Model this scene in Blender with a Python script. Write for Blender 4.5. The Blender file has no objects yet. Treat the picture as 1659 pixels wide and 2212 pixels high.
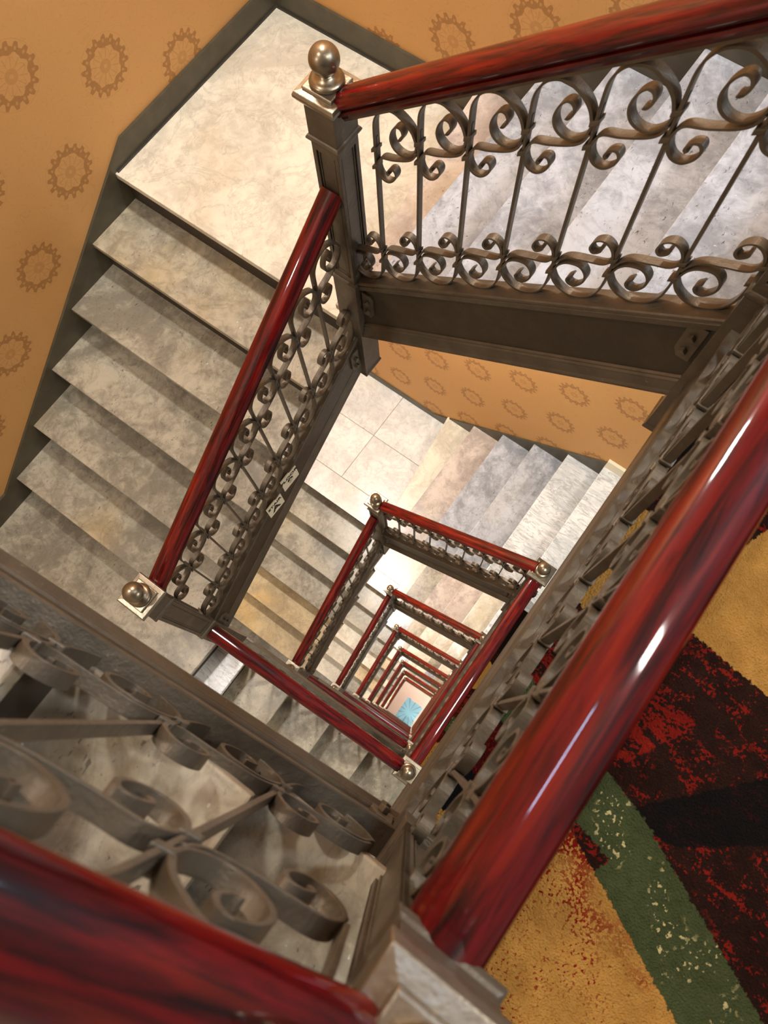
import bpy, math, random
from mathutils import Matrix, Vector
random.seed(7)
COL = bpy.context.scene.collection
# ------------------------------------------------------------------ measured constants (metres, x and y in plan, z up)
U, V, H, R_ = 1.192, 1.0615, 3.325, .175
F0 = -.2071                      # carpeted floor the camera stands over
ZL = -1.2571                     # first landing
ZB = ZL - 6*R_                   # second landing
UE, T = 1.2133, .2444            # nosing run of the left wall flight
VA, TD, SPL = 1.2717, .2452, .1621
VB, TB = .941, .241
VW, UW, UW1, UL = 2.3194, 2.263, 2.3005, -1.15
ZBALL_A, ZBALL_B, ZBALL_C = -.0471, -1.101, .7558
NST = 8
# ------------------------------------------------------------------ node helpers
def new_mat(name):
    m = bpy.data.materials.new(name); m.use_nodes = True
    nt = m.node_tree; nt.nodes.clear()
    out = nt.nodes.new('ShaderNodeOutputMaterial'); b = nt.nodes.new('ShaderNodeBsdfPrincipled')
    nt.links.new(b.outputs[0], out.inputs[0])
    return m, nt, b
def N(nt, typ, **kw):
    n = nt.nodes.new(typ)
    for k, v in kw.items(): setattr(n, k, v)
    return n
class G:
    """tiny expression helper over math nodes"""
    def __init__(s, nt): s.nt = nt
    def m(s, op, *a, clamp=False):
        n = s.nt.nodes.new('ShaderNodeMath'); n.operation = op; n.use_clamp = clamp
        for i, x in enumerate(a):
            if isinstance(x, (int, float)): n.inputs[i].default_value = x
            else: s.nt.links.new(x, n.inputs[i])
        return n.outputs[0]
    def mix(s, f, a, b, mode='MIX'):
        n = s.nt.nodes.new('ShaderNodeMix'); n.data_type = 'RGBA'; n.blend_type = mode; n.clamp_factor = True
        for i, x in ((0, f), (6, a), (7, b)):
            if isinstance(x, (int, float)): n.inputs[i].default_value = x
            elif isinstance(x, tuple): n.inputs[i].default_value = (*x, 1)
            else: s.nt.links.new(x, n.inputs[i])
        return n.outputs[2]
    def ss(s, x, a, b):            # smoothstep x from a to b
        n = s.nt.nodes.new('ShaderNodeMapRange'); n.interpolation_type = 'SMOOTHSTEP'
        s.nt.links.new(x, n.inputs[0]); n.inputs[1].default_value = a; n.inputs[2].default_value = b
        return n.outputs[0]
    def noise(s, vec, scale, detail=3, rough=.5, dist=0):
        n = s.nt.nodes.new('ShaderNodeTexNoise'); n.inputs['Scale'].default_value = scale
        n.inputs['Detail'].default_value = detail; n.inputs['Roughness'].default_value = rough
        n.inputs['Distortion'].default_value = dist
        s.nt.links.new(vec, n.inputs['Vector']); return n.outputs['Fac']
    def scale(s, vec, v):
        n = s.nt.nodes.new('ShaderNodeVectorMath'); n.operation = 'MULTIPLY'
        s.nt.links.new(vec, n.inputs[0]); n.inputs[1].default_value = v; return n.outputs[0]
    def add(s, vec, v):
        n = s.nt.nodes.new('ShaderNodeVectorMath'); n.operation = 'ADD'
        s.nt.links.new(vec, n.inputs[0])
        if isinstance(v, tuple): n.inputs[1].default_value = v
        else: s.nt.links.new(v, n.inputs[1])
        return n.outputs[0]
    def bump(s, h, strength, dist, b):
        n = s.nt.nodes.new('ShaderNodeBump'); n.inputs['Strength'].default_value = strength
        n.inputs['Distance'].default_value = dist; s.nt.links.new(h, n.inputs['Height'])
        s.nt.links.new(n.outputs[0], b.inputs['Normal'])
def lin(r, g, b):
    f = lambda c: (c/255/12.92) if c/255 <= .04045 else ((c/255+.055)/1.055)**2.4
    return (f(r), f(g), f(b))
def setp(nt, b, **kw):
    names = dict(color='Base Color', rough='Roughness', metal='Metallic', coat='Coat Weight', coatr='Coat Roughness', spec='Specular IOR Level', emi='Emission Strength', emc='Emission Color')
    for k, v in kw.items():
        i = b.inputs[names[k]]
        if isinstance(v, (int, float)): i.default_value = v
        elif isinstance(v, tuple): i.default_value = (*v, 1)
        else: nt.links.new(v, i)
def obj_co(nt, rnd=True):
    tc = nt.nodes.new('ShaderNodeTexCoord'); g = G(nt)
    if not rnd: return tc.outputs['Object']
    oi = nt.nodes.new('ShaderNodeObjectInfo')
    cm = nt.nodes.new('ShaderNodeCombineXYZ')
    for i, k in enumerate((37., 91., 53.)):
        nt.links.new(g.m('MULTIPLY', oi.outputs['Random'], k), cm.inputs[i])
    return g.add(tc.outputs['Object'], cm.outputs[0])
def iron(name, col, metal, rough, bumpy=.25, spots=0.):
    m, nt, b = new_mat(name); g = G(nt); co = obj_co(nt)
    n1 = g.noise(co, 14, 4); n2 = g.noise(co, 220, 3, .6); n3 = g.noise(g.scale(co, (1, 1, 1)), 60, 4, .6)
    c = g.mix(g.ss(n1, .3, .75), tuple(x*.86 for x in col), tuple(x*1.2 for x in col))
    c = g.mix(g.ss(n3, .66, .78), c, tuple(min(1, x*1.9) for x in col))
    setp(nt, b, color=c, metal=metal, rough=g.m('ADD', g.m('MULTIPLY', n3, .22), rough-.1))
    g.bump(g.m('ADD', g.m('MULTIPLY', n3, 1.), g.m('MULTIPLY', n2, .35)), bumpy, .003, b)
    return m
def marble(name, light, dark, stain, pits=.7, vein=.4, stain_amt=.4, rough=.32, veins_dir=(1, 1, 1)):
    m, nt, b = new_mat(name); g = G(nt); co = obj_co(nt)
    w = g.noise(co, 2.6, 6, .62, 1.2)
    cs = g.scale(co, veins_dir)
    fine = g.noise(cs, 22, 6, .68, .6)
    c = g.mix(g.ss(g.m('ADD', g.m('MULTIPLY', w, .62), g.m('MULTIPLY', fine, .38)), .40, .60), dark, light)
    st = g.noise(g.add(co, (5.3, 2.1, 9.7)), 1.9, 3, .5)
    c = g.mix(g.m('MULTIPLY', g.ss(st, .54, .74), stain_amt), c, stain)
    vn = g.noise(g.scale(co, tuple(x*.8 for x in veins_dir)), 5.5, 7, .62, 1.6)
    vv = g.m('ABSOLUTE', g.m('SUBTRACT', vn, .5))
    c = g.mix(g.m('MULTIPLY', g.m('SUBTRACT', 1., g.ss(vv, 0., .035)), vein), c, tuple(x*.62 for x in dark))
    pn = g.noise(g.scale(co, (1.0, 2.2, 1)), 62, 3, .6, .8); pm = g.noise(co, 6, 3)
    pit = g.m('MULTIPLY', g.ss(pn, .635, .675), g.ss(pm, .36, .56))
    c = g.mix(g.m('MULTIPLY', pit, pits), c, tuple(x*.3 for x in dark))
    sp = g.m('MULTIPLY', g.ss(g.noise(co, 60, 2), .74, .78), .5)
    c = g.mix(sp, c, (.85, .84, .8))
    setp(nt, b, color=c, rough=g.m('ADD', g.m('MULTIPLY', fine, .3), rough-.15), spec=.45)
    g.bump(g.m('SUBTRACT', g.m('MULTIPLY', fine, .25), pit), .25, .002, b)
    return m
M = {}
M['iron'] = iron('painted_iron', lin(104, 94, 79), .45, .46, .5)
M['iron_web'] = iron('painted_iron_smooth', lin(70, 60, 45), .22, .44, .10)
M['iron_bright'] = iron('brushed_pewter_paint', lin(158, 148, 130), .85, .34, .3)
M['ball'] = iron('burnished_ball_paint', lin(146, 134, 112), .9, .3, .05)
M['skirt'] = iron('dark_skirting_paint', lin(80, 73, 56), .1, .45, .05)
M['grime'] = iron('dark_edge_grime', lin(58, 54, 46), .2, .4, 1.)
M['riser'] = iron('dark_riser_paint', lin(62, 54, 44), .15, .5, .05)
M['marble_tile'] = marble('white_tile_marble', lin(238, 236, 228), lin(214, 212, 206), lin(226, 216, 190), .2, .3, .5, .3)
M['marble_grey'] = marble('grey_worn_marble', lin(184, 175, 154), lin(134, 127, 111), lin(196, 172, 124), .8, .25, .5)
M['marble_cool'] = marble('cool_grey_marble', lin(196, 200, 206), lin(146, 149, 154), lin(196, 188, 172), .9, .2, .25)
M['marble_pink'] = marble('pinkish_marble', lin(214, 200, 186), lin(172, 158, 148), lin(214, 188, 150), .6, .15, .6)
M['marble_gold'] = marble('golden_marble', lin(218, 196, 152), lin(186, 164, 126), lin(222, 184, 116), .6, .25, .8)
M['marble_cream'] = marble('cream_marble', lin(234, 226, 204), lin(206, 198, 178), lin(196, 178, 146), .25, .3, .7)
M['marble_white'] = marble('new_white_marble', lin(240, 240, 236), lin(200, 204, 204), lin(236, 234, 224), .0, .7, .2, .25, (3.2, .7, 1))
# wood
def wood():
    m, nt, b = new_mat('mahogany_varnish'); g = G(nt); co = obj_co(nt)
    s = g.scale(co, (2.2, 26, 26)); a = g.noise(s, 3, 6, .65, .6); k = g.noise(g.scale(co, (5, 70, 70)), 2.5, 4, .7)
    c = g.mix(g.ss(a, .32, .66), lin(28, 2, 3), lin(102, 8, 8))
    c = g.mix(g.m('MULTIPLY', g.ss(g.noise(g.add(s, (3, 8, 1)), 2.0, 3), .5, .72), .6), c, lin(142, 34, 11))
    c = g.mix(g.m('MULTIPLY', g.ss(k, .6, .7), .7), c, lin(38, 6, 5))
    setp(nt, b, color=c, rough=.45, spec=.12, coat=.7, coatr=.06)
    g.bump(g.m('ADD', k, g.noise(co, 30, 2)), .08, .002, b)
    return m
M['wood'] = wood()
# wallpaper: brown cog medallions on a diamond lattice over a gold ground
def wallpaper(name, axis, s0, z0):
    m, nt, b = new_mat(name); g = G(nt)
    geo = nt.nodes.new('ShaderNodeNewGeometry'); sp = nt.nodes.new('ShaderNodeSeparateXYZ')
    nt.links.new(geo.outputs['Position'], sp.inputs[0])
    P, Q = .652, .432
    s = g.m('SUBTRACT', sp.outputs[axis], s0); z = g.m('SUBTRACT', sp.outputs[2], z0)
    def cell(off):
        x = g.m('WRAP', g.m('ADD', s, off*P/2), P/2, -P/2); y = g.m('WRAP', g.m('ADD', z, off*Q/2), Q/2, -Q/2)
        return x, y, g.m('SQRT', g.m('ADD', g.m('MULTIPLY', x, x), g.m('MULTIPLY', y, y)))
    x1, y1, r1 = cell(0); x2, y2, r2 = cell(1)
    pick = g.m('LESS_THAN', r1, r2)
    sel = lambda a, c: g.m('ADD', g.m('MULTIPLY', a, pick), g.m('MULTIPLY', c, g.m('SUBTRACT', 1., pick)))
    x, y, r = sel(x1, x2), sel(y1, y2), sel(r1, r2)
    th = g.m('ARCTAN2', y, x)
    teeth = g.m('COSINE', g.m('MULTIPLY', th, 16.))
    lace = g.m('MULTIPLY', g.m('SUBTRACT', g.noise(geo.outputs['Position'], 55, 3, .6), .5), .022)
    outer = g.m('ADD', g.m('ADD', .090, lace), g.m('MULTIPLY', g.ss(teeth, -.6, .7), .017))
    inner = g.m('ADD', g.m('ADD', .068, lace), g.m('MULTIPLY', g.m('COSINE', g.m('MULTIPLY', th, 8.)), .005))
    ring = g.m('MULTIPLY', g.ss(g.m('SUBTRACT', outer, r), -.0015, .0015), g.ss(g.m('SUBTRACT', r, inner), -.002, .002))
    holes = g.m('MULTIPLY', g.ss(g.m('COSINE', g.m('MULTIPLY', th, 16.)), .55, .85), g.m('SUBTRACT', 1., g.ss(g.m('ABSOLUTE', g.m('SUBTRACT', r, .086)), .004, .007)))
    ring = g.m('SUBTRACT', ring, g.m('MULTIPLY', holes, .65), clamp=True)
    petal = g.ss(g.m('ABSOLUTE', g.m('SUBTRACT', r, g.m('ADD', .036, g.m('MULTIPLY', g.m('ABSOLUTE', g.m('COSINE', g.m('MULTIPLY', th, 3.))), .024)))), .0025, .0)
    core = g.m('MULTIPLY', g.ss(r, .027, .024), g.ss(r, .006, .009))
    spoke = g.m('MULTIPLY', g.ss(g.m('COSINE', g.m('MULTIPLY', th, 12.)), .8, .95), g.m('MULTIPLY', g.ss(r, .064, .06), g.ss(r, .026, .03)))
    hair = g.ss(g.m('ABSOLUTE', g.m('SUBTRACT', r, .113)), .0012, .0002)
    f = g.m('ADD', g.m('MULTIPLY', ring, .82), g.m('ADD', g.m('MULTIPLY', g.m('MAXIMUM', g.m('MAXIMUM', petal, core), spoke), .35), g.m('MULTIPLY', hair, .35)), clamp=True)
    pos = geo.outputs['Position']
    f = g.m('MULTIPLY', f, g.m('ADD', .78, g.m('MULTIPLY', g.noise(pos, 70, 3), .35)))
    # faint curling ghost pattern
    gn = g.noise(pos, 9, 2, .5, 2.2); ghost = g.ss(g.m('ABSOLUTE', g.m('SUBTRACT', g.m('FRACT', g.m('MULTIPLY', gn, 7.)), .5)), .1, .0)
    base = g.mix(g.noise(pos, 1.3, 2), lin(210, 160, 100), lin(202, 150, 88))
    base = g.mix(g.m('MULTIPLY', ghost, .34), base, lin(190, 138, 78))
    c = g.mix(f, base, lin(160, 112, 62))
    setp(nt, b, color=c, rough=.62, spec=.25)
    return m
M['paper_left'] = wallpaper('wallpaper_left', 0, 1.386, -.889)
M['paper_right'] = wallpaper('wallpaper_right', 1, .763+.326, -3.151-.215)
# carpet: shag with colour blocks given as convex polygons in floor coordinates
def carpet():
    m, nt, b = new_mat('shag_carpet'); g = G(nt)
    geo = nt.nodes.new('ShaderNodeNewGeometry'); pos = geo.outputs['Position']
    jit = nt.nodes.new('ShaderNodeTexNoise'); jit.inputs['Scale'].default_value = 130; jit.inputs['Detail'].default_value = 2
    nt.links.new(pos, jit.inputs['Vector'])
    j2 = g.scale(g.add(jit.outputs['Color'], (-.5, -.5, -.5)), (.016, .016, 0))
    pj = g.add(pos, j2); sp = nt.nodes.new('ShaderNodeSeparateXYZ'); nt.links.new(pj, sp.inputs[0])
    x, y = sp.outputs[0], sp.outputs[1]
    def poly(pts, soft=.0015):
        cx = sum(p[0] for p in pts)/len(pts); cy = sum(p[1] for p in pts)/len(pts); o = None
        for i in range(len(pts)):
            (ax, ay), (bx, by) = pts[i], pts[(i+1) % len(pts)]
            nx, ny = by-ay, ax-bx; l = math.hypot(nx, ny); nx /= l; ny /= l
            if (cx-ax)*nx+(cy-ay)*ny < 0: nx, ny = -nx, -ny
            d = g.m('ADD', g.m('ADD', g.m('MULTIPLY', x, nx), g.m('MULTIPLY', y, ny)), -(ax*nx+ay*ny))
            o = d if o is None else g.m('MINIMUM', o, d)
        return o, g.ss(o, -soft, soft)
    speck = g.noise(pos, 150, 2, .6); speck2 = g.noise(g.add(pos, (3, 1, 0)), 110, 2, .5); big = g.noise(pos, 14, 3, .5)
    streak = g.noise(g.scale(pos, (60, 22, 1)), 1, 4, .65); tone = g.noise(pos, 45, 3)
    gold = g.mix(tone, lin(160, 110, 46), lin(196, 146, 74)); dark = g.mix(tone, lin(26, 13, 9), lin(50, 27, 18))
    green = g.mix(tone, lin(54, 62, 34), lin(80, 86, 52)); red = g.mix(tone, lin(104, 18, 12), lin(140, 34, 20)); blk = lin(18, 15, 13)
    # ground: dark brown with red speckle streaks
    c = g.mix(g.m('MULTIPLY', g.ss(g.m('ADD', g.m('MULTIPLY', streak, .55), g.m('MULTIPLY', speck, .45)), .53, .57), g.ss(big, .4, .5)), dark, red)
    d1, ra = poly([(.35, -.01), (.56, .03), (.52, -.2), (.5, -.3), (.37, -.23)])
    c = g.mix(g.m('MULTIPLY', ra, g.ss(g.m('ADD', g.m('MULTIPLY', streak, .7), g.m('MULTIPLY', speck, .3)), .47, .5)), c, red)
    for pts in ([(.29, -.26), (.30, -.37), (.40, -.50), (.55, -.60), (.56, -.5), (.47, -.42)], [(.86, .05), (1.2, .05), (1.2, -.18), (.80, -.20), (.84, -.1)]):
        _, k = poly(pts); c = g.mix(g.m('MULTIPLY', k, .93), c, blk)
    for pts in ([(.58, .04), (.78, .04), (.80, -.03), (.76, -.10), (.62, -.14), (.56, -.02)], [(.64, -.20), (.80, -.19), (1.1, -.30), (1.0, -.6), (.62, -.38)]):
        _, k = poly(pts); c = g.mix(k, c, gold)
    # gold field left of the green band, red speckle along its edge
    dg, gl = poly([(.30, .1), (.245, -.16), (.17, -.31), (-.05, -.78), (-1.3, -2.0), (-1.3, .1)])
    gf = g.mix(g.m('MULTIPLY', g.ss(g.m('ADD', speck, g.m('MULTIPLY', g.ss(dg, .11, .0), .16)), .60, .62), g.ss(g.m('ADD', y, big), .0, .32)), gold, lin(128, 22, 12))
    gf = g.mix(g.m('MULTIPLY', g.ss(speck2, .69, .71), .8), gf, lin(120, 66, 26))
    c = g.mix(gl, c, gf)
    _, rd = poly([(.19, .06), (.31, .06), (.275, -.06), (.235, -.13), (.18, -.05)]); c = g.mix(rd, c, g.mix(g.ss(speck, .55, .6), lin(70, 12, 8), lin(110, 24, 12)))
    _, bk = poly([(.105, .06), (.20, .06), (.195, -.025), (.115, -.045)]); c = g.mix(bk, c, blk)
    for pts in ([(.30, .08), (.42, .08), (.335, -.22), (.30, -.33), (.185, -.29), (.255, -.12)], [(.185, -.28), (.30, -.32), (.02, -.90), (-.10, -.85)]):
        _, k = poly(pts)
        gg = g.mix(g.m('MULTIPLY', g.ss(speck2, .60, .62), g.ss(big, .5, .62)), green, lin(196, 178, 122))
        c = g.mix(k, c, gg)
    setp(nt, b, color=c, rough=.95, spec=.1)
    g.bump(g.m('ADD', g.noise(pos, 260, 2), g.m('MULTIPLY', tone, .8)), 1., .006, b)
    return m
M['carpet'] = carpet()
def flat(name, col, rough=.5, metal=0., emi=0.):
    m, nt, b = new_mat(name); g = G(nt); co = obj_co(nt)
    c = g.mix(g.noise(co, 30, 3), tuple(x*.94 for x in col), col)
    setp(nt, b, color=c, rough=rough, metal=metal)
    return m
M['plaque'] = flat('cream_plaque', lin(226, 216, 188), .4)
M['ink'] = flat('black_lettering', lin(22, 18, 15), .5)
M['baseboard'] = flat('cream_baseboard_paint', lin(240, 230, 200), .4)
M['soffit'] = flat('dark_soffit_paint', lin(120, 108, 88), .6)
M['plaster'] = flat('plain_plaster', lin(196, 186, 168), .7)
M['grout'] = flat('grey_grout', lin(150, 142, 122), .8)
def lobby_mat():
    m, nt, b = new_mat('lobby_mosaic'); g = G(nt)
    geo = nt.nodes.new('ShaderNodeNewGeometry'); pos = geo.outputs['Position']; sp = nt.nodes.new('ShaderNodeSeparateXYZ'); nt.links.new(pos, sp.inputs[0])
    dx = g.m('SUBTRACT', sp.outputs[0], .41); dy = g.m('SUBTRACT', sp.outputs[1], .42)
    e = g.m('MAXIMUM', g.m('ABSOLUTE', dx), g.m('MULTIPLY', g.m('ABSOLUTE', dy), 1.25))
    box = g.ss(g.m('ADD', e, g.m('MULTIPLY', g.noise(pos, 5, 2), .08)), .46, .44)
    th = g.m('ARCTAN2', dy, dx); r = g.m('SQRT', g.m('ADD', g.m('MULTIPLY', dx, dx), g.m('MULTIPLY', dy, dy)))
    br = g.ss(g.m('ADD', g.m('COSINE', g.m('MULTIPLY', th, 12.)), g.m('MULTIPLY', g.noise(pos, 9, 2), .5)), 1.02, 1.15)
    c = g.mix(g.noise(pos, 3, 4), lin(250, 226, 206), lin(236, 206, 188))
    c = g.mix(box, c, lin(150, 214, 236)); c = g.mix(g.m('MULTIPLY', g.m('MULTIPLY', box, br), .7), c, lin(110, 140, 170))
    setp(nt, b, color=c, rough=.4); return m
M['lobby'] = lobby_mat()
# ------------------------------------------------------------------ mesh helpers
class MB:
    def __init__(s): s.v = []; s.f = []; s.mi = []; s.sm = []
    def add(s, vs, fs, mi=0, smooth=False):
        o = len(s.v); s.v += [tuple(p) for p in vs]
        for f in fs: s.f.append([i+o for i in f]); s.mi.append(mi); s.sm.append(smooth)
    def box(s, a, b, mi=0, shear=None):
        vs = [(x, y, z) for x in (a[0], b[0]) for y in (a[1], b[1]) for z in (a[2], b[2])]
        if shear: vs = [(x, y, z+shear*x) for x, y, z in vs]
        s.add(vs, [(0, 1, 3, 2), (4, 6, 7, 5), (0, 4, 5, 1), (2, 3, 7, 6), (0, 2, 6, 4), (1, 5, 7, 3)], mi)
    def rings(s, rings, mi=0, smooth=False, cap=True, closed=True):
        n = len(rings[0]); vs = [p for r in rings for p in r]; fs = []
        for i in range(len(rings)-1):
            for j in range(n if closed else n-1):
                k = (j+1) % n; fs.append((i*n+j, i*n+k, (i+1)*n+k, (i+1)*n+j))
        if cap: fs.append(tuple(range(n))[::-1]); fs.append(tuple((len(rings)-1)*n+j for j in range(n)))
        s.add(vs, fs, mi, smooth)
    def lathe(s, prof, n=28, mi=0):
        s.rings([[(r*math.cos(2*math.pi*j/n), r*math.sin(2*math.pi*j/n), z) for j in range(n)] for r, z in prof], mi, True)
    def sq(s, prof, mi=0):     # square stack: (half width, z)
        s.rings([[(-h, -h, z), (h, -h, z), (h, h, z), (-h, h, z)] for h, z in prof], mi)
    def prism(s, pts, z0, z1, mi=0):
        s.rings([[(x, y, z0) for x, y in pts], [(x, y, z1) for x, y in pts]], mi)
    def tube(s, pts, r, n=8, mi=0):
        rs = []
        for i, p in enumerate(pts):
            d = (Vector(pts[min(i+1, len(pts)-1)])-Vector(pts[max(i-1, 0)])).normalized()
            a = d.cross(Vector((0, 0, 1)) if abs(d.z) < .9 else Vector((1, 0, 0))).normalized(); c = d.cross(a)
            rs.append([tuple(Vector(p)+a*r*math.cos(2*math.pi*k/n)+c*r*math.sin(2*math.pi*k/n)) for k in range(n)])
        s.rings(rs, mi, True)
    def mesh(s, name, mats, bevel=0):
        me = bpy.data.meshes.new(name); me.from_pydata(s.v, [], s.f)
        for m in (mats if isinstance(mats, (list, tuple)) else [mats]): me.materials.append(m)
        for p, mi, sm in zip(me.polygons, s.mi, s.sm): p.material_index = mi; p.use_smooth = sm
        import bmesh
        bm = bmesh.new(); bm.from_mesh(me); bmesh.ops.recalc_face_normals(bm, faces=bm.faces)
        if bevel:
            es = [e for e in bm.edges if len(e.link_faces) == 2 and e.calc_face_angle(0) > .6]
            bmesh.ops.bevel(bm, geom=es, offset=bevel, segments=2, affect='EDGES', profile=.6)
        bm.to_mesh(me); bm.free(); me.update(); return me
def obj(name, me, parent=None, mat=None):
    o = bpy.data.objects.new(name, me); COL.objects.link(o); o.parent = parent
    if mat is not None: o.matrix_local = mat
    return o
def tag(o, label=None, cat=None, group=None, kind=None):
    if label: o['label'] = label
    if cat: o['category'] = cat
    if group: o['group'] = group
    if kind: o['kind'] = kind
    return o
def empty(name, mat): return obj(name, None, None, mat)
def frame(p, yaw): return Matrix.Translation(p) @ Matrix.Rotation(yaw, 4, 'Z')
def smooth(pts, n=5):
    out = []; P = [2*Vector(pts[0])-Vector(pts[1])]+[Vector(p) for p in pts]+[2*Vector(pts[-1])-Vector(pts[-2])]
    for i in range(1, len(P)-2):
        for k in range(n):
            t = k/n; a, b, c, d = P[i-1], P[i], P[i+1], P[i+2]
            out.append(.5*((2*b)+(c-a)*t+(2*a-5*b+4*c-d)*t*t+(3*b-a-3*c+d)*t*t*t))
    out.append(P[-2]); return out
# ------------------------------------------------------------------ newel post (z = 0 at the centre of its ball)
NB = 1.39
def newel_meshes():
    d = {}
    m = MB(); m.lathe([(.003, .0345)]+[(.0345*math.cos(a), .0345*math.sin(a)) for a in [math.radians(x) for x in range(80, -76, -9)]]+[(.012, -.0345), (.016, -.038)], 32)
    d['ball_finial'] = m.mesh('ball_finial', M['ball'])
    m = MB(); m.lathe([(.013, -.034), (.017, -.037), (.018, -.040), (.03, -.043), (.038, -.047), (.0405, -.052), (.038, -.057), (.034, -.059)], 32)
    d['finial_ring'] = m.mesh('finial_ring', M['ball'])
    m = MB()
    m.sq([(.039, -.068), (.041, -.066), (.041, -.060), (.039, -.058)])
    m.sq([(.046, -.105), (.050, -.098), (.053, -.094), (.056, -.088), (.0585, -.084), (.0585, -.077), (.055, -.069), (.039, -.067)])
    d['cap'] = m.mesh('cap', M['iron_bright'], .0012)
    m = MB(); m.sq([(.0425, -.200), (.0425, -.103)]); m.sq([(.041, -.214), (.049, -.209), (.049, -.205), (.046, -.199), (.0425, -.197)])
    d['upper_block'] = m.mesh('upper_block', M['iron'], .0012)
    m = MB(); h = .0405; z0, z1 = -.772, -.212; fr = .012; dp = .006
    m.sq([(h-dp, z0), (h-dp, z1)])
    for k in range(4):      # panelled faces: frame and a raised inner fillet on each side
        c, s_ = math.cos(k*math.pi/2), math.sin(k*math.pi/2)
        def rb(a, b):
            t = MB(); t.box(a, b); m.add([(x*c-y*s_, x*s_+y*c, z) for x, y, z in t.v], t.f)
        rb((h-dp-.001, -h, z0), (h, -h+fr, z1)); rb((h-dp-.001, h-fr, z0), (h, h, z1))
        rb((h-dp-.001, -h, z1-.03), (h, h, z1)); rb((h-dp-.001, -h, z0), (h, h, z0+.03))
        rb((h-dp-.001, -h+fr+.004, z0+.035), (h-.003, -h+fr+.007, z1-.035)); rb((h-dp-.001, h-fr-.007, z0+.035), (h-.003, h-fr-.004, z1-.035))
        rb((h-dp-.001, -h+fr+.004, z0+.033), (h-.003, h-fr-.004, z0+.036)); rb((h-dp-.001, -h+fr+.004, z1-.036), (h-.003, h-fr-.004, z1-.033))
    d['shaft'] = m.mesh('shaft', M['iron'], .0006)
    m = MB(); m.sq([(.044, -NB+.02), (.044, -.79), (.047, -.784), (.047, -.776), (.0425, -.770)])
    m.sq([(.040, -NB-.002), (.048, -NB+.004), (.048, -NB+.012), (.0445, -NB+.022)])
    d['lower_block'] = m.mesh('lower_block', M['iron'], .0012)
    return d
NM = newel_meshes()
def newel(x, y, z, label, group='newel posts round the stairwell'):
    t = empty('newel_post', Matrix.Translation((x, y, z)))
    for k, me in NM.items(): obj(k, me, t)
    return tag(t, label, 'newel post', group)
# ------------------------------------------------------------------ handrail (local x along the rail, drawn level, sheared by rotation)
PROF = [(-.016, -.030), (.016, -.030), (.017, -.023), (.023, -.021), (.0265, -.016), (.0255, -.011), (.020, -.009), (.020, -.006), (.027, -.004), (.031, -.002), (.0345, .003), (.0345, .009), (.031, .017), (.0235, .025), (.012, .0295), (0, .031),
        (-.012, .0295), (-.0235, .025), (-.031, .017), (-.0345, .009), (-.0345, .003), (-.031, -.002), (-.027, -.004), (-.020, -.006), (-.020, -.009), (-.0255, -.011), (-.0265, -.016), (-.023, -.021), (-.017, -.023)]
def handrail(a, b, label, group=None):
    a, b = Vector(a), Vector(b); d = b-a; L = d.length
    yaw = math.atan2(d.y, d.x); pitch = -math.atan2(d.z, math.hypot(d.x, d.y))
    mt = Matrix.Translation(a) @ Matrix.Rotation(yaw, 4, 'Z') @ Matrix.Rotation(pitch, 4, 'Y')
    t = empty('handrail', mt)
    m = MB(); n = 24
    m.rings([[(L*i/n, y, z) for y, z in PROF] for i in range(n+1)], 0, False)
    me = m.mesh('rail', M['wood'])
    for p in me.polygons: p.use_smooth = len(p.vertices) == 4
    me.set_sharp_from_angle(angle=math.radians(34))
    o = obj('rail', me, t)
    m = MB(); m.box((0, -.015, -.036), (L, .015, -.030)); obj('rail_strap', m.mesh('rail_strap', M['iron']), t)
    return tag(t, label, 'handrail', group)
# ------------------------------------------------------------------ scrollwork
CUR = dict(
 top=[(0.0, 0.36), (0.0, 0.42), (0.0, 0.455), (0.01, 0.483), (0.06, 0.50), (0.18, 0.512), (0.35, 0.510), (0.52, 0.497), (0.73, 0.466), (0.87, 0.436), (0.95, 0.405)],
 C=[(.96, .400), (.92, .379), (.76, .369), (.58, .381), (.44, .404), (.38, .430), (.42, .452), (.52, .461), (.62, .452), (.66, .434), (.61, .421), (.55, .424)],
 S=[(.03, .350), (.07, .366), (.17, .374), (.41, .364), (.73, .357), (.89, .361), (.96, .378)],
 s2=[(.02, .350), (.07, .325), (.17, .304), (.31, .292), (.43, .297), (.48, .313), (.43, .330), (.33, .334), (.27, .325), (.31, .315)],
 lS=[(.03, -.005), (.1, .014), (.25, .024), (.57, .015), (.86, .006), (.96, .020), (.94, .045), (.84, .069), (.71, .083), (.59, .080), (.55, .061), (.63, .044), (.73, .048), (.72, .060)],
 lC=[(.03, -.030), (.11, -.004), (.26, .005), (.49, -.006), (.63, -.034), (.64, -.062), (.53, -.078), (.40, -.070), (.34, -.052), (.42, -.042)],
 bot=[(.0, -.028), (.13, -.068), (.36, -.104), (.60, -.120), (.82, -.116), (.95, -.094), (.99, -.058), (1.0, -.02)])
YST = 1.
def ribbon(m, pts, w, sl, sd, wid, th, taper=True, nn=5):
    P = [Vector((x*w, 0, y*YST)) for x, y in pts]; P = smooth(P, nn); rs = []
    for i, p in enumerate(P):
        d = (P[min(i+1, len(P)-1)]-P[max(i-1, 0)]).normalized(); n = Vector((-d.z, 0, d.x))
        q = [(-wid/2, -th/2), (wid/2, -th/2), (wid/2, th/2), (-wid/2, th/2)]
        rs.append([(p.x+n.x*b, a, p.z+n.z*b+sl*(p.x+n.x*b)) for a, b in q])
    m.rings(rs, 0, False)
BAYS = {}
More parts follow.
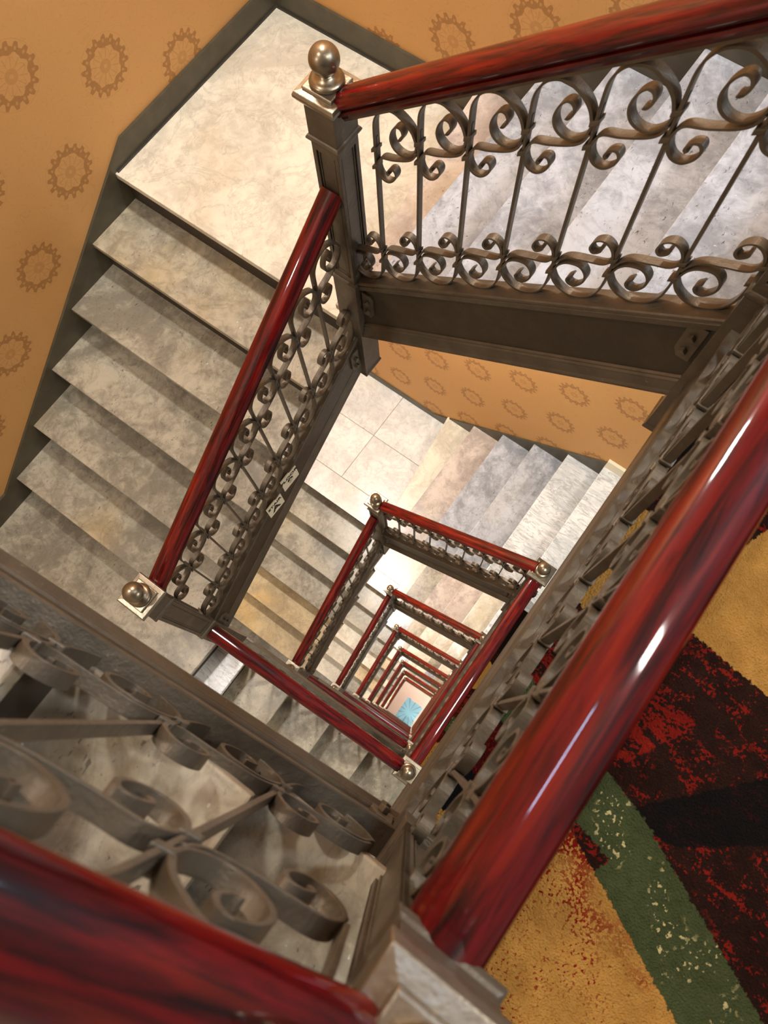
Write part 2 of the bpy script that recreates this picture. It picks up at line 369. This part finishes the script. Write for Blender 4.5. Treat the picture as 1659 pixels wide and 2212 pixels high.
def bay(sl, w, lod=0):
    key = (sl, w, lod, YST)
    if key in BAYS: return BAYS[key]
    W_, TH = .019, .0055; nn = 5 if lod == 0 else 2
    def mk(name, curves):
        m = MB()
        for c in curves: ribbon(m, CUR[c], w, sl, 0, W_, TH, nn=nn)
        return m.mesh(name, M['iron'], .0007 if lod == 0 else 0)
    COLL = [q*YST for q in (.404, .349, .018, -.030)]
    m = MB(); m.box((-.0035, -.0075, -.03), (.0035, .0075, .37*YST), 0, sl)
    if lod:
        for z in COLL: m.box((-.010, -.0115, z-.006), (.007, .0115, z+.006), 0, sl)
    d = {'upper_arch': mk('upper_arch', ['top']), 'lower_arch': mk('lower_arch', ['bot']), 'baluster': m.mesh('baluster', M['iron'], .0007 if lod == 0 else 0), 'upper_scroll': mk('upper_scroll', ['C', 'S', 's2']), 'lower_scroll': mk('lower_scroll', ['lS', 'lC'])}
    for q, z in enumerate(COLL if not lod else ()):
        m = MB(); m.box((-.010, -.0115, z-.006), (.007, .0115, z+.006), 0, sl); d['collar.%d' % q] = m.mesh('collar', M['iron'], .002)
    m = MB(); m.rings([[(x, y, z+sl*x) for x, y in ((-.004, -.003), (.004, -.003), (.004, .003), (-.004, .003))] for x, z in ((-.002, .40*YST), (-.012, .418*YST), (-.012, .432*YST), (-.004, .438*YST))])
    d['leaf_tip'] = m.mesh('leaf_tip', M['iron'])
    BAYS[key] = d; return d
def balustrade(a, b, sl, x0, n, w, label, group=None, lod=0, first=True, last=True):
    """a: point at lower-left newel centre at knot height, b: plan point of other newel; sl: slope; x0: first bar; n bars"""
    a = Vector(a); yaw = math.atan2(b[1]-a.y, b[0]-a.x); L = math.hypot(b[0]-a.x, b[1]-a.y)
    t = empty('scroll_balustrade', frame(a, yaw)); d = bay(sl, w, lod)
    for i in range(n):
        x = x0+i*w; mt = Matrix.Translation((x, 0, sl*x))
        for k, me in d.items():
            if lod and k == 'leaf_tip': continue
            obj(k.split('.')[0], me, t, mt)
    if first and x0 > .07:
        mt = Matrix.Translation((x0-w, 0, sl*(x0-w)))
        for k in ('lower_scroll', 'lower_arch')+(('upper_scroll', 'upper_arch') if x0 > .16 else ()): obj(k, d[k], t, mt)
    return tag(t, label, 'balustrade', group)
# ------------------------------------------------------------------ stringer: sheared moulded board (x along, +y towards the well)
def stringer(a, b, sl, z, prof, label, brackets=(), group=None, name='stringer', mat='iron_web'):
    a = Vector((a[0], a[1], z)); yaw = math.atan2(b[1]-a.y, b[0]-a.x); L = math.hypot(b[0]-a.x, b[1]-a.y)
    t = empty(name, frame(a, yaw))
    web, top, low = prof
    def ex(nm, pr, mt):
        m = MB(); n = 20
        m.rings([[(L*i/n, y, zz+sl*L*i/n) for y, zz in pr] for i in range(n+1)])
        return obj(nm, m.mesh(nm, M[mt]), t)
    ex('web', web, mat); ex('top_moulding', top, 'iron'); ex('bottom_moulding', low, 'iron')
    side = 1 if web[0][1] is not None and web[0][0] > 0 else 1
    for (x, dz, flip) in brackets:
        m = MB(); s = -1 if flip else 1; y0 = WELLY
        sh = lambda p: [(x+s*px, y0+py*1., dz+pz+sl*x) for px, py, pz in p]
        pl = [(0, 0), (.030, .0), (.042, .018), (.042, .10), (.03, .125), (0, .125)]
        m.add(sh([(px, 0, -pz) for px, pz in pl]+[(px, .008*YS, -pz) for px, pz in pl]), [(0, 1, 2, 3, 4, 5), (6, 7, 8, 9, 10, 11)]+[(i, (i+1) % 6, (i+1) % 6+6, i+6) for i in range(6)])
        o = obj('bracket', m.mesh('bracket', M['iron'], .0015), t)
        for zb in (-.038, -.09):
            m = MB(); q = .010
            m.add([(x+s*.022+q*c, y0+h*YS, dz+zb+q*e+sl*x) for h in (.008, .020) for c, e in ((1, 0), (0, 1), (-1, 0), (0, -1))], [(0, 1, 2, 3), (4, 5, 6, 7)]+[(i, (i+1) % 4, (i+1) % 4+4, i+4) for i in range(4)])
            obj('bolt', m.mesh('bolt', M['iron'], .002), o)
    return tag(t, label, 'stringer', group)
WELLY = .02; YS = 1
def sprof(ht, tm, lm, s=1, q=1.):
    """profile sides: s=+1 well is at +y"""
    f = lambda pts: [(s*(y if y < .0185 else .0185+(y-.0185)*q), z) for y, z in pts]
    web = f([(-.016, -.004), (.018, -.004), (.018, -ht+.01), (-.016, -ht+.01)])
    top = f([(-.022, 0), (.030, 0), (.033, -.004), (.033, -.012), (.026, -.016), (.026, -.020), (.030, -.024), (.028, -tm+.004), (.0185, -tm), (-.0165, -tm), (-.022, -.02)])
    low = f([(-.0165, -ht+lm), (.0185, -ht+lm), (.024, -ht+lm-.004), (.024, -ht+lm-.010), (.028, -ht+lm-.016), (.028, -ht+lm-.022), (.034, -ht+.026), (.038, -ht+.018), (.038, -ht+.008), (.032, -ht), (-.022, -ht), (-.022, -ht+.03)])
    return web, top, low
# ------------------------------------------------------------------ steps
def step(pts, z, rp0, rp1, mat, label, group, name='stair_step', th=.028, rh=None):
    """pts: plan polygon of the tread; rp0-rp1: riser line in plan"""
    cx = sum(p[0] for p in pts)/len(pts); cy = sum(p[1] for p in pts)/len(pts)
    t = empty(name, Matrix.Translation((cx, cy, z)))
    m = MB(); m.prism([(x-cx, y-cy) for x, y in pts], -th, 0)
    obj('tread', m.mesh('tread', M[mat], .004), t)
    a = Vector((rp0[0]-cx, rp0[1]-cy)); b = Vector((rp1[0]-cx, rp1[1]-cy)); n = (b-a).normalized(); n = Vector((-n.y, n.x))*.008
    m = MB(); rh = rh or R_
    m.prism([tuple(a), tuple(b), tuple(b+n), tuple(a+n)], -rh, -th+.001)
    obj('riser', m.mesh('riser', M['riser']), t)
    return tag(t, label, 'stair step', group)
ORD = ['first', 'second', 'third', 'fourth', 'fifth', 'sixth', 'seventh', 'eighth']
STO = ['in the topmost storey', 'one storey down', 'two storeys down', 'three storeys down', 'four storeys down', 'five storeys down', 'six storeys down', 'seven storeys down']
NZ = .028
rnd = random.Random(3)
def flight_DA(k):
    zf = F0-k*H; uw = UW if k == 0 else UW1
    mats0 = {1: 'marble_pink', 2: 'marble_cool', 3: 'marble_cool', 4: 'marble_cool', 5: 'marble_cool'}
    mats1 = {1: 'marble_cream', 2: 'marble_pink', 3: 'marble_cool', 4: 'marble_cool', 5: 'marble_white'}
    ui = U-.014 if k == 0 else U+.006
    for i in range(1, 6):
        z = zf-(6-i)*R_; v = VA-(i-1)*TD; vb = v-TD-.045
        s = SPL*.75 if i == 1 else 0
        pts = [(uw, v), (ui, v-s), (ui, vb), (uw, vb)]
        mat = (mats0 if k == 0 else mats1).get(i) if k < 2 else rnd.choice(['marble_cool', 'marble_pink', 'marble_grey', 'marble_cream'])
        word = {'marble_white': 'new white', 'marble_cool': 'pitted grey', 'marble_pink': 'pinkish grey', 'marble_cream': 'pale cream', 'marble_grey': 'grey'}[mat]
        step(pts, z, (uw, v-NZ), (ui, v-s-NZ), mat, f'{word} marble step, {ORD[5-i]} from the top of the right-hand flight {STO[k]}', f'steps of the right-hand flight {STO[k]}')
    # threshold slab of the floor
    pts = [(uw, .0457), (U-.018, .0457), (U-.018, -.16), (uw, -.16)]
    step(pts, zf, (uw, .0457-NZ), (U-.018, .0457-NZ), 'marble_white' if k else 'marble_cool', f'white veined marble threshold between carpet and right-hand flight {STO[k]}', None, 'threshold_step')
def flight_AB(k):
    zl = ZL-k*H
    for j in range(1, 6):
        z = zl-j*R_; u = UE-j*T
        pts = [(u, VW), (u, V+.018), (u+T+.045, V+.018), (u+T+.045, VW)]
        mat = 'marble_grey'
        if k == 1: mat = {1: 'marble_grey', 2: 'marble_grey', 3: 'marble_grey', 4: 'marble_gold', 5: 'marble_gold'}[j]
        elif k > 1: mat = rnd.choice(['marble_grey', 'marble_cream', 'marble_gold', 'marble_grey'])
        word = {'marble_gold': 'golden stained', 'marble_cream': 'pale cream', 'marble_grey': 'worn grey'}[mat]
        step(pts, z, (u+NZ, VW), (u+NZ, V+.018), mat, f'{word} marble step, {ORD[j-1]} below the landing on the left-hand flight {STO[k]}', f'steps of the left-hand flight {STO[k]}')
def flight_BC(k):          # from the second landing of storey k down to floor k+1
    zb = ZB-k*H; x1 = -.02 if k >= 0 else .027
    for i in range(1, 7):
        z = zb-i*R_; v = VB-(i-1)*TB
        if k < 0 and i in (1, 2, 6): continue
        pts = [(UL, v), (x1, v), (x1, v+TB+.045), (UL, v+TB+.045)]
        if i == 1: pts = [(UL, v), (x1, v), (x1, VB+.22), (UL, VB+.22)]
        mat = 'marble_grey' if k < 1 else rnd.choice(['marble_grey', 'marble_cream'])
        if k == 0 and i == 1: mat = 'marble_white'
        word = {'marble_white': 'new white', 'marble_cream': 'pale cream', 'marble_grey': 'shaded grey'}[mat]
        where = STO[k] if k >= 0 else 'rising nearest the camera'
        step(pts, z, (UL, v+NZ), (x1, v+NZ), mat, f'{word} marble step, {ORD[i-1]} below the landing on the lower-left flight {where}', f'steps of the lower-left flight {where}')
def landing_A(k):
    z = ZL-k*H; uw = UW if k == 0 else UW1
    t = empty('stair_landing', Matrix.Translation((1.7, 1.8, z)))
    c = lambda P: [(x-1.7, y-1.8) for x, y in P]
    s = SPL*.75
    full = [(UE, VW), (uw, VW), (uw, VA-.045), (UE, VA-s*.98-.045), (UE, VA-s*.98-.046)]
    if k == 0:
        m = MB(); m.prism(c(full[:4]), -.03, 0); obj('slab', m.mesh('slab', M['marble_cream'], .004), t)
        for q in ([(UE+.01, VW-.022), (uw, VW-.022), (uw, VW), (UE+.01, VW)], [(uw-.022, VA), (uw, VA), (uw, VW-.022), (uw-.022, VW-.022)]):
            m = MB(); m.prism(c(q), -.001, .005); obj('edge_grime', m.mesh('edge_grime', M['grime'], .002), t)  # thin dark strips added to stand for grime along the walls
    else:
        m = MB(); m.prism(c(full[:4]), -.034, -.004); obj('grout_bed', m.mesh('grout_bed', M['grout']), t)
        g_ = .004
        tiles = [[(UE, VW), (1.43-g_, VW), (1.43-g_, V+.018), (UE, V+.018)],
                 [(1.43, VW), (1.873-g_, VW), (1.873-g_, 1.715), (1.43, 1.715)], [(1.873, VW), (uw, VW), (uw, 1.715), (1.873, 1.715)],
                 [(1.43, 1.711), (1.873-g_, 1.711), (1.873-g_, VA-.03-s*.37), (1.43, VA-.03-s*.78)], [(1.873, 1.711), (uw, 1.711), (uw, VA-.03), (1.873, VA-.03-s*.37)]]
        for q in tiles:
            m = MB(); m.prism(c(q), -.03, 0); obj('marble_tile', m.mesh('marble_tile', M['marble_tile'], .0015), t)
    m = MB(); m.prism(c([(UE+NZ, VW), (UE+NZ, V+.018), (UE+NZ+.01, V+.018), (UE+NZ+.01, VW)]), -R_, -.029); obj('riser', m.mesh('riser', M['riser']), t)
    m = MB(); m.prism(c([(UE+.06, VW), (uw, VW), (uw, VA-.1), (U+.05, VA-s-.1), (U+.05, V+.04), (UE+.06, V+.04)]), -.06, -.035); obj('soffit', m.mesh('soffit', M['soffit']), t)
    tag(t, (f'large cream marble slab landing at the wall corner {STO[k]}' if k == 0 else f'landing of square white marble tiles at the wall corner {STO[k]}'), 'landing', 'corner landings')
def landing_B(k):
    z = ZB-k*H
    t = empty('stair_landing', Matrix.Translation((-.5, 1.7, z)))
    c = lambda P: [(x+.5, y-1.7) for x, y in P]
    P = [(UL, VW), (.027, VW), (.027, V+.018), (-.018, V+.017), (-.018, VB+.125), (UL, VB+.17)]
    m = MB(); m.prism(c(P), -.03, 0); obj('slab', m.mesh('slab', M['marble_grey'], .004), t)
    m = MB(); m.prism(c([(UL, VB+.17+NZ), (-.018, VB+.125+NZ), (-.018, VB+.135+NZ), (UL, VB+.18+NZ)]), -R_, -.029); obj('riser', m.mesh('riser', M['riser']), t)
    tag(t, f'worn grey marble landing at the foot of the left-hand flight {STO[k]}', 'landing', 'foot landings')
# NOTE the last nosing of the left-hand flight is the fifth step; its riser meets this landing
# ------------------------------------------------------------------ build storeys
PA0, PB0 = (U, V), (0, V)
PA1, PB1, PD1, PC1 = (U-.009, V+.0527), (-.034, V+.0231), (U+.0196, .0161), (0, 0)
PC0, PD0 = (.041, .002), (U-.012, .025)
KDA, KAB, KBC = .775, .70, .78
GK = dict(n='newel posts round the stairwell', r='varnished handrails', b='iron scroll balustrades', s='moulded iron stringers')
def sgn_frame(p, q): return p, q
def seg_DA(k, A, D, zA, where):
    # panel drawn from A (low, left seen from well) to D (high)
    zk = -.689-(k*H) if k == 0 else -.689-k*H
    off = (D[1]-A[1])
    Ld = math.hypot(D[0]-A[0], D[1]-A[1])
    lod = 0 if k < 2 else 1
    n = 8; w = .1229
    x0 = (A[1]-.930) if k == 0 else (Ld-7*w-.06)
    zk0 = (-.620-KDA*(A[1]-.930)) if k == 0 else (-.620-KDA*(V-.930)-k*H)
    balustrade((A[0], A[1], zk0), D, KDA, x0, n, w, f'iron scroll balustrade under the rail of the right-hand flight {where}', GK['b'], lod, last=True)
    zr0 = zA-.175+.0
    handrail((A[0], A[1]-.03, -.147-k*H), (D[0], D[1]+.02, -.147-k*H+KDA*(Ld-.02)), f'red varnished handrail sloping along the right-hand flight {where}', GK['r'])
    br = ((Ld-.052, -.06, True), (.052, -.06, False)) if k < 2 else ()
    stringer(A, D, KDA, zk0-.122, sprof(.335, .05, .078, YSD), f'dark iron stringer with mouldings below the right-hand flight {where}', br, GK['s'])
def seg_AB(k, A, B, where):
    Ld = math.hypot(A[0]-B[0], A[1]-B[1]); w = .1229; lod = 0 if k < 2 else 1
    zk0 = -1.839-k*H
    x0 = (.166 if k == 0 else .18); n = 8
    balustrade((B[0], B[1], zk0), A, KAB, x0, n, w, f'iron scroll balustrade under the rail of the left-hand flight {where}', GK['b'], lod)
    handrail((B[0]+.03, B[1], -1.262+.021-k*H), (A[0]-.03, A[1], -1.262+.715*(Ld-.03)-k*H), f'red varnished handrail sloping along the left-hand flight {where}', GK['r'])
    br = ((.052, -.06, False), (Ld-.052, -.06, True)) if k < 2 else ()
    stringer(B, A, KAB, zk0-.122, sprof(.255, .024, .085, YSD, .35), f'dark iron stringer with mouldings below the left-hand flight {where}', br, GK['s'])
def seg_BC(k, C, B, zc, where):     # zc: ball height at C
    Ld = math.hypot(B[0]-C[0], B[1]-C[1]); w = .1229; lod = 0 if k < 2 else 1
    zk0 = zc-.64 if k < 0 else zc-.66
    sl = .78 if k < 0 else .70
    if k < 0:
        C = (.030, C[1]); B = (.030, B[1])
        global YST
        YST = 1.14
        balustrade((C[0], C[1], .070), B, sl, .203, 5, .137, f'large blurred iron scroll balustrade of the lower-left flight {where}', GK['b'], 0)
        YST = 1.
        handrail((C[0], C[1]+.038, .720), (B[0], B[1]-.03, .715+.85*(Ld-.068)), f'out-of-focus red handrail crossing the bottom left corner {where}', GK['r'])
    else:
        balustrade((C[0], C[1], zk0), B, sl, .09, 8, w, f'iron scroll balustrade under the rail of the lower-left flight {where}', GK['b'], lod)
        handrail((C[0], C[1]+.03, zc-.095), (B[0], B[1]-.03, zc-.095+.716*(Ld-.05)), f'red varnished handrail sloping along the lower-left flight {where}', GK['r'])
    br = ((.052, -.05, False),) if k < 1 else ()
    stringer(C, B, sl, (zk0 if k >= 0 else .077)-.125, sprof(.33, .05, .08, YSD) if k >= 0 else sprof(.19, .04, .06, YSD, .7), f'dark iron stringer with mouldings below the lower-left flight {where}', br, GK['s'])
def seg_CD(k, C, D, zc, where):     # level gallery edge, drawn from D (left seen from the well) to C
    Ld = math.hypot(D[0]-C[0], D[1]-C[1]); lod = 0 if k < 2 else 1
    if k == 0:
        w = .118; vy = .024
        a = (D[0], D[1]); b = (C[0], C[1]+vy)
        balustrade((a[0], a[1], .05), b, 0.0, .056, 9, w, 'near iron scroll balustrade along the carpeted floor edge', GK['b'], 0)
        handrail((D[0]-.03, .014, .578), (C[0]+.035, .006, .578), 'big near red handrail along the carpeted floor, right foreground', GK['r'])
        z = -.07; ht = .25
        stringer(a, b, 0, z, sprof(ht, .06, .09, YSD, .5), 'painted iron fascia edging the carpeted floor, near right', (), GK['s'], 'fascia_beam')
    else:
        w = .1229
        balustrade((D[0], D[1], zc-.66), C, 0.0, .07, 9, w, f'iron scroll balustrade along the carpeted floor edge {where}', GK['b'], lod)
        handrail((D[0]-.03, D[1], zc-.12), (C[0]+.03, C[1], zc-.12), f'red varnished handrail level along the carpeted floor edge {where}', GK['r'])
        stringer(D, C, 0, zc-.785, sprof(.26, .05, .08, YSD), f'painted iron fascia edging the carpeted floor {where}', (), GK['s'], 'fascia_beam')
YSD = -1; YS = -1; WELLY = -.018
# With x drawn from lower-left newel towards the upper-right one as seen from the well, the well lies at -y
newel(*PA0, ZBALL_A, 'tall newel post with ball finial at top centre, between two big handrails')
newel(*PB0, ZBALL_B, 'newel post seen from above at left, ball finial over its square cap')
newel(*PC0, .805, 'nearest newel post, its panelled shaft at bottom centre')
newel(*PD0, .815, 'newel post at the right edge, only its dark lower block showing')
seg_DA(0, PA0, PD0, ZBALL_A, STO[0]); seg_AB(0, PA0, PB0, STO[0])
seg_BC(-1, PC0, (.042, V+.02), .790, 'rising nearest the camera'); seg_CD(0, PC0, PD0, .79, STO[0])
seg_BC(0, PC1, PB0, ZBALL_C-H, STO[0])
flight_DA(0); flight_AB(0); flight_BC(0); flight_BC(-1); landing_A(0); landing_B(0)
for k in range(1, NST):
    dz = -(k-1)*H
    newel(*PA1, ZBALL_A-k*H, f'newel post by the corner landing {STO[k]}, ball finial on top')
    newel(*PB1, ZBALL_B-k*H, f'newel post at the foot of the left-hand flight {STO[k]}')
    newel(*PC1, ZBALL_C-k*H, f'newel post at the near corner of the carpeted floor {STO[k]}')
    newel(*PD1, ZBALL_C-k*H, f'newel post at the head of the right-hand flight {STO[k]}')
    seg_DA(k, PA1, PD1, ZBALL_A-k*H, STO[k]); seg_AB(k, PA1, PB1, STO[k]); seg_CD(k, PC1, PD1, ZBALL_C-k*H, STO[k])
    seg_BC(k, PC1, PB1, ZBALL_C-(k+1)*H, STO[k])
    flight_DA(k); flight_AB(k); flight_BC(k); landing_A(k); landing_B(k)
# ------------------------------------------------------------------ sign plaques on the stringer
def plaque(name, u0, u1, z0, z1, lines, label):
    y = V-.0225
    t = empty(name, frame(((u0+u1)/2, y, (z0+z1)/2), 0))
    w, h = u1-u0, z1-z0
    m = MB(); m.box((-w/2, -.0015, -h/2), (w/2, .003, h/2)); obj('plate', m.mesh('plate', M['plaque']), t)
    for txt, sz, zz in lines:
        cu = bpy.data.curves.new('lettering', 'FONT'); cu.body = txt; cu.size = sz; cu.align_x = 'CENTER'; cu.align_y = 'CENTER'
        cu.extrude = .0004; cu.offset = sz*.03; cu.materials.append(M['ink'])
        tmp = bpy.data.objects.new('tmp', cu); COL.objects.link(tmp); bpy.context.view_layer.update()
        me = bpy.data.meshes.new_from_object(tmp.evaluated_get(bpy.context.evaluated_depsgraph_get())); bpy.data.objects.remove(tmp)
        obj('lettering', me, t, Matrix.Translation((0, -.0022, zz)) @ Matrix.Rotation(math.pi/2, 4, 'X') @ Matrix.Diagonal((1.12, 1, 1, 1)))
    tag(t, label, 'sign')
plaque('stair_sign', .507, .595, -1.672, -1.568, [('STAIR', .027, .026), ('A', .058, -.014)], 'cream plaque lettered STAIR A on the dark left-hand stringer')
plaque('floor_sign', .617, .707, -1.600, -1.493, [('FLOOR', .027, .026), ('9', .058, -.014)], 'cream plaque lettered FLOOR 9 on the dark left-hand stringer')
# ------------------------------------------------------------------ shell
def struct(name, m, mat, bevel=0): return tag(obj(name, m.mesh(name, M[mat], bevel)), kind='structure')
ZBOT = F0-8*H
m = MB(); m.box((UL-.3, VW, ZBOT-.1), (UW1+.15, VW+.12, 3.2)); struct('wall_left', m, 'paper_left')
m = MB(); m.box((UW, -.30, -1.44), (UW+.15, VW, 3.2)); struct('wall_right', m, 'paper_right')
m = MB(); m.box((UW1, -.30, ZBOT-.1), (UW1+.12, VW, -1.44)); struct('wall_right', m, 'paper_right')
m = MB(); m.box((UL-.12, -.30, ZBOT-.1), (UL, VW, 3.2)); struct('wall_far', m, 'plaster')
def board(name, pts, axis, off, th=.012, mat='skirt'):
    """pts in (s, z); axis 0: along x at y=off ; axis 1: along y at x=off"""
    m = MB()
    f = (lambda s, z, d: (s, off-d, z)) if axis == 0 else (lambda s, z, d: (off-d, s, z))
    m.rings([[f(s, z, 0) for s, z in pts], [f(s, z, th) for s, z in pts]])
    return struct(name, m, mat)
for k in range(NST):
    dz = -k*H; uw = UW if k == 0 else UW1
    zt = ZL+dz
    # left wall: level over the landing, then raked down the flight, level over the lower landing
    board('baseboard_left', [(uw, zt+.112), (1.305, zt+.107), (-.10, zt+.107-1.405*.714), (UL, zt+.107-1.405*.714), (UL, ZB+dz-.1), (-.2, ZB+dz-.1), (UE+.1, zt-.25), (uw, zt-.25)], 0, VW)
    top = (F0+dz)+.03
    hh = .115 if k == 0 else .07
    board('baseboard_right', [(VW, zt+hh), (VA+.14, zt+hh), (VA+.06, zt+R_*.55+.02), (.0457, top+.02), (.0457, F0+dz-.3), (VA, zt-.25), (VW, zt-.25)], 1, uw)
    bb = board('baseboard_hall', [(.045, F0+dz), (-.30, F0+dz), (-.30, F0+dz+.105), (.045, F0+dz+.105)], 1, uw-.001, .022, 'baseboard')
    # hall floors
    if k < 4:
        m = MB(); m.box((UL-.2, -2.2, F0+dz-.12), (PC1[0]-.03, -.27, F0+dz)); m.box((-.40, -.27, F0+dz-.12), (-.03, -.27+(.25 if k == 0 else .001), F0+dz)); m.box((-.03, -2.2, F0+dz-.12), (U-.02, .004, F0+dz)); m.box((U-.02, -2.2, F0+dz-.12), (uw, -.161, F0+dz))
        struct('floor', m, 'carpet')
m = MB(); m.box((UL-.3, -2.2, ZBOT-.1), (UW1, VW, ZBOT)); struct('floor', m, 'lobby')
m = MB(); m.box((UL-.3, -2.2, 3.2), (UW+.15, VW+.12, 3.3)); struct('ceiling', m, 'baseboard')
# ------------------------------------------------------------------ light
def area(name, loc, size, power, col, rot=(0, 0, 0), sy=None):
    l = bpy.data.lights.new(name, 'AREA'); l.energy = power; l.color = col; l.size = size
    if sy: l.shape = 'RECTANGLE'; l.size_y = sy
    o = bpy.data.objects.new(name, l); COL.objects.link(o); o.location = loc; o.rotation_euler = rot; return o
WARM = (1., .83, .62); COOL = (.62, .78, 1.)
for k in range(NST):
    area('landing_light', (1.75, 1.75, 2.0-k*H), .22, (62, 76, 84, 92, 98, 100, 100, 100)[k], (1., .96, .9))
    area('landing_light', (-.55, 1.75, .85-k*H), .2, (11, 16, 24, 30, 34, 36, 36, 36)[k], (1., .96, .9))
    if k: area('hall_fill', (.5, -.9, 2.6-k*H), .5, 40, (1., .95, .87))  # unseen fill added over each lower hall floor
area('hall_fill', (.95, -1.3, 2.5), .16, 26, (1., .96, .9), (math.radians(20), 0, 0), .5)  # unseen lamp added for the carpet and the pale near-rail streak
area('rail_streak_strip', (.42, -.12, 2.95), .45, 5, (.5, .68, 1.), (0, 0, 0), .05)  # cool strip added overhead to draw the bluish streak on the near rail
area('near_step_key', (-.55, 2.05, 2.9), .22, 30, (1., .96, .92))  # unseen lamp added so nosings cast shadow bands on the nearest steps
area('lobby_fill', (2.0, .6, ZBOT+2.6), .4, 60, (1., .95, .88)); area('lobby_fill', (-.6, 1.6, ZBOT+2.6), .4, 60, (1., .95, .88))  # unseen fills added to brighten the bottom of the well
area('daylight', (1.95, -1.35, 1.9), .35, 34, COOL, (math.radians(60), 0, 0), .8)
area('daylight_lower', (1.0, -.5, -9.), .6, 25, COOL, (math.radians(60), 0, 0))
w = bpy.data.worlds.new('world'); bpy.context.scene.world = w; w.use_nodes = True
bg = w.node_tree.nodes['Background']; bg.inputs[0].default_value = (1., .95, .88, 1); bg.inputs[1].default_value = .21
# ------------------------------------------------------------------ camera
PX = dict(cx=.2009, cy=.1189, cz=1.2184, f=1616.7908, w=(-.5342, .0371, .0577))
ang = math.radians(57)
R0 = Matrix(((math.cos(ang), -math.sin(ang), 0), (-math.sin(ang), -math.cos(ang), 0), (0, 0, -1)))
a = math.radians(15); RX = Matrix(((1, 0, 0), (0, math.cos(a), -math.sin(a)), (0, math.sin(a), math.cos(a))))
wv = Vector(PX['w']); th = wv.length
RW = Matrix.Rotation(th, 3, wv.normalized())
RC = RW @ RX @ R0             # world -> camera (x right, y down, z forward)
cam = bpy.data.cameras.new('camera'); co = bpy.data.objects.new('camera', cam); COL.objects.link(co)
X, Y, Z = RC[0], RC[1], RC[2]
mw = Matrix(((X[0], -Y[0], -Z[0], PX['cx']), (X[1], -Y[1], -Z[1], PX['cy']), (X[2], -Y[2], -Z[2], PX['cz']), (0, 0, 0, 1)))
co.matrix_world = mw
cam.sensor_fit = 'VERTICAL'; cam.sensor_height = 36; cam.sensor_width = 27; cam.lens = PX['f']/2212*36
cam.clip_start = .02; cam.clip_end = 200
cam.dof.use_dof = True; cam.dof.focus_distance = 2.6; cam.dof.aperture_fstop = 7.5
sc = bpy.context.scene; sc.camera = co
sc.view_settings.view_transform = 'Standard'; sc.view_settings.look = 'None'; sc.view_settings.exposure = .06; sc.view_settings.gamma = 1
sc.view_settings.use_curve_mapping = False
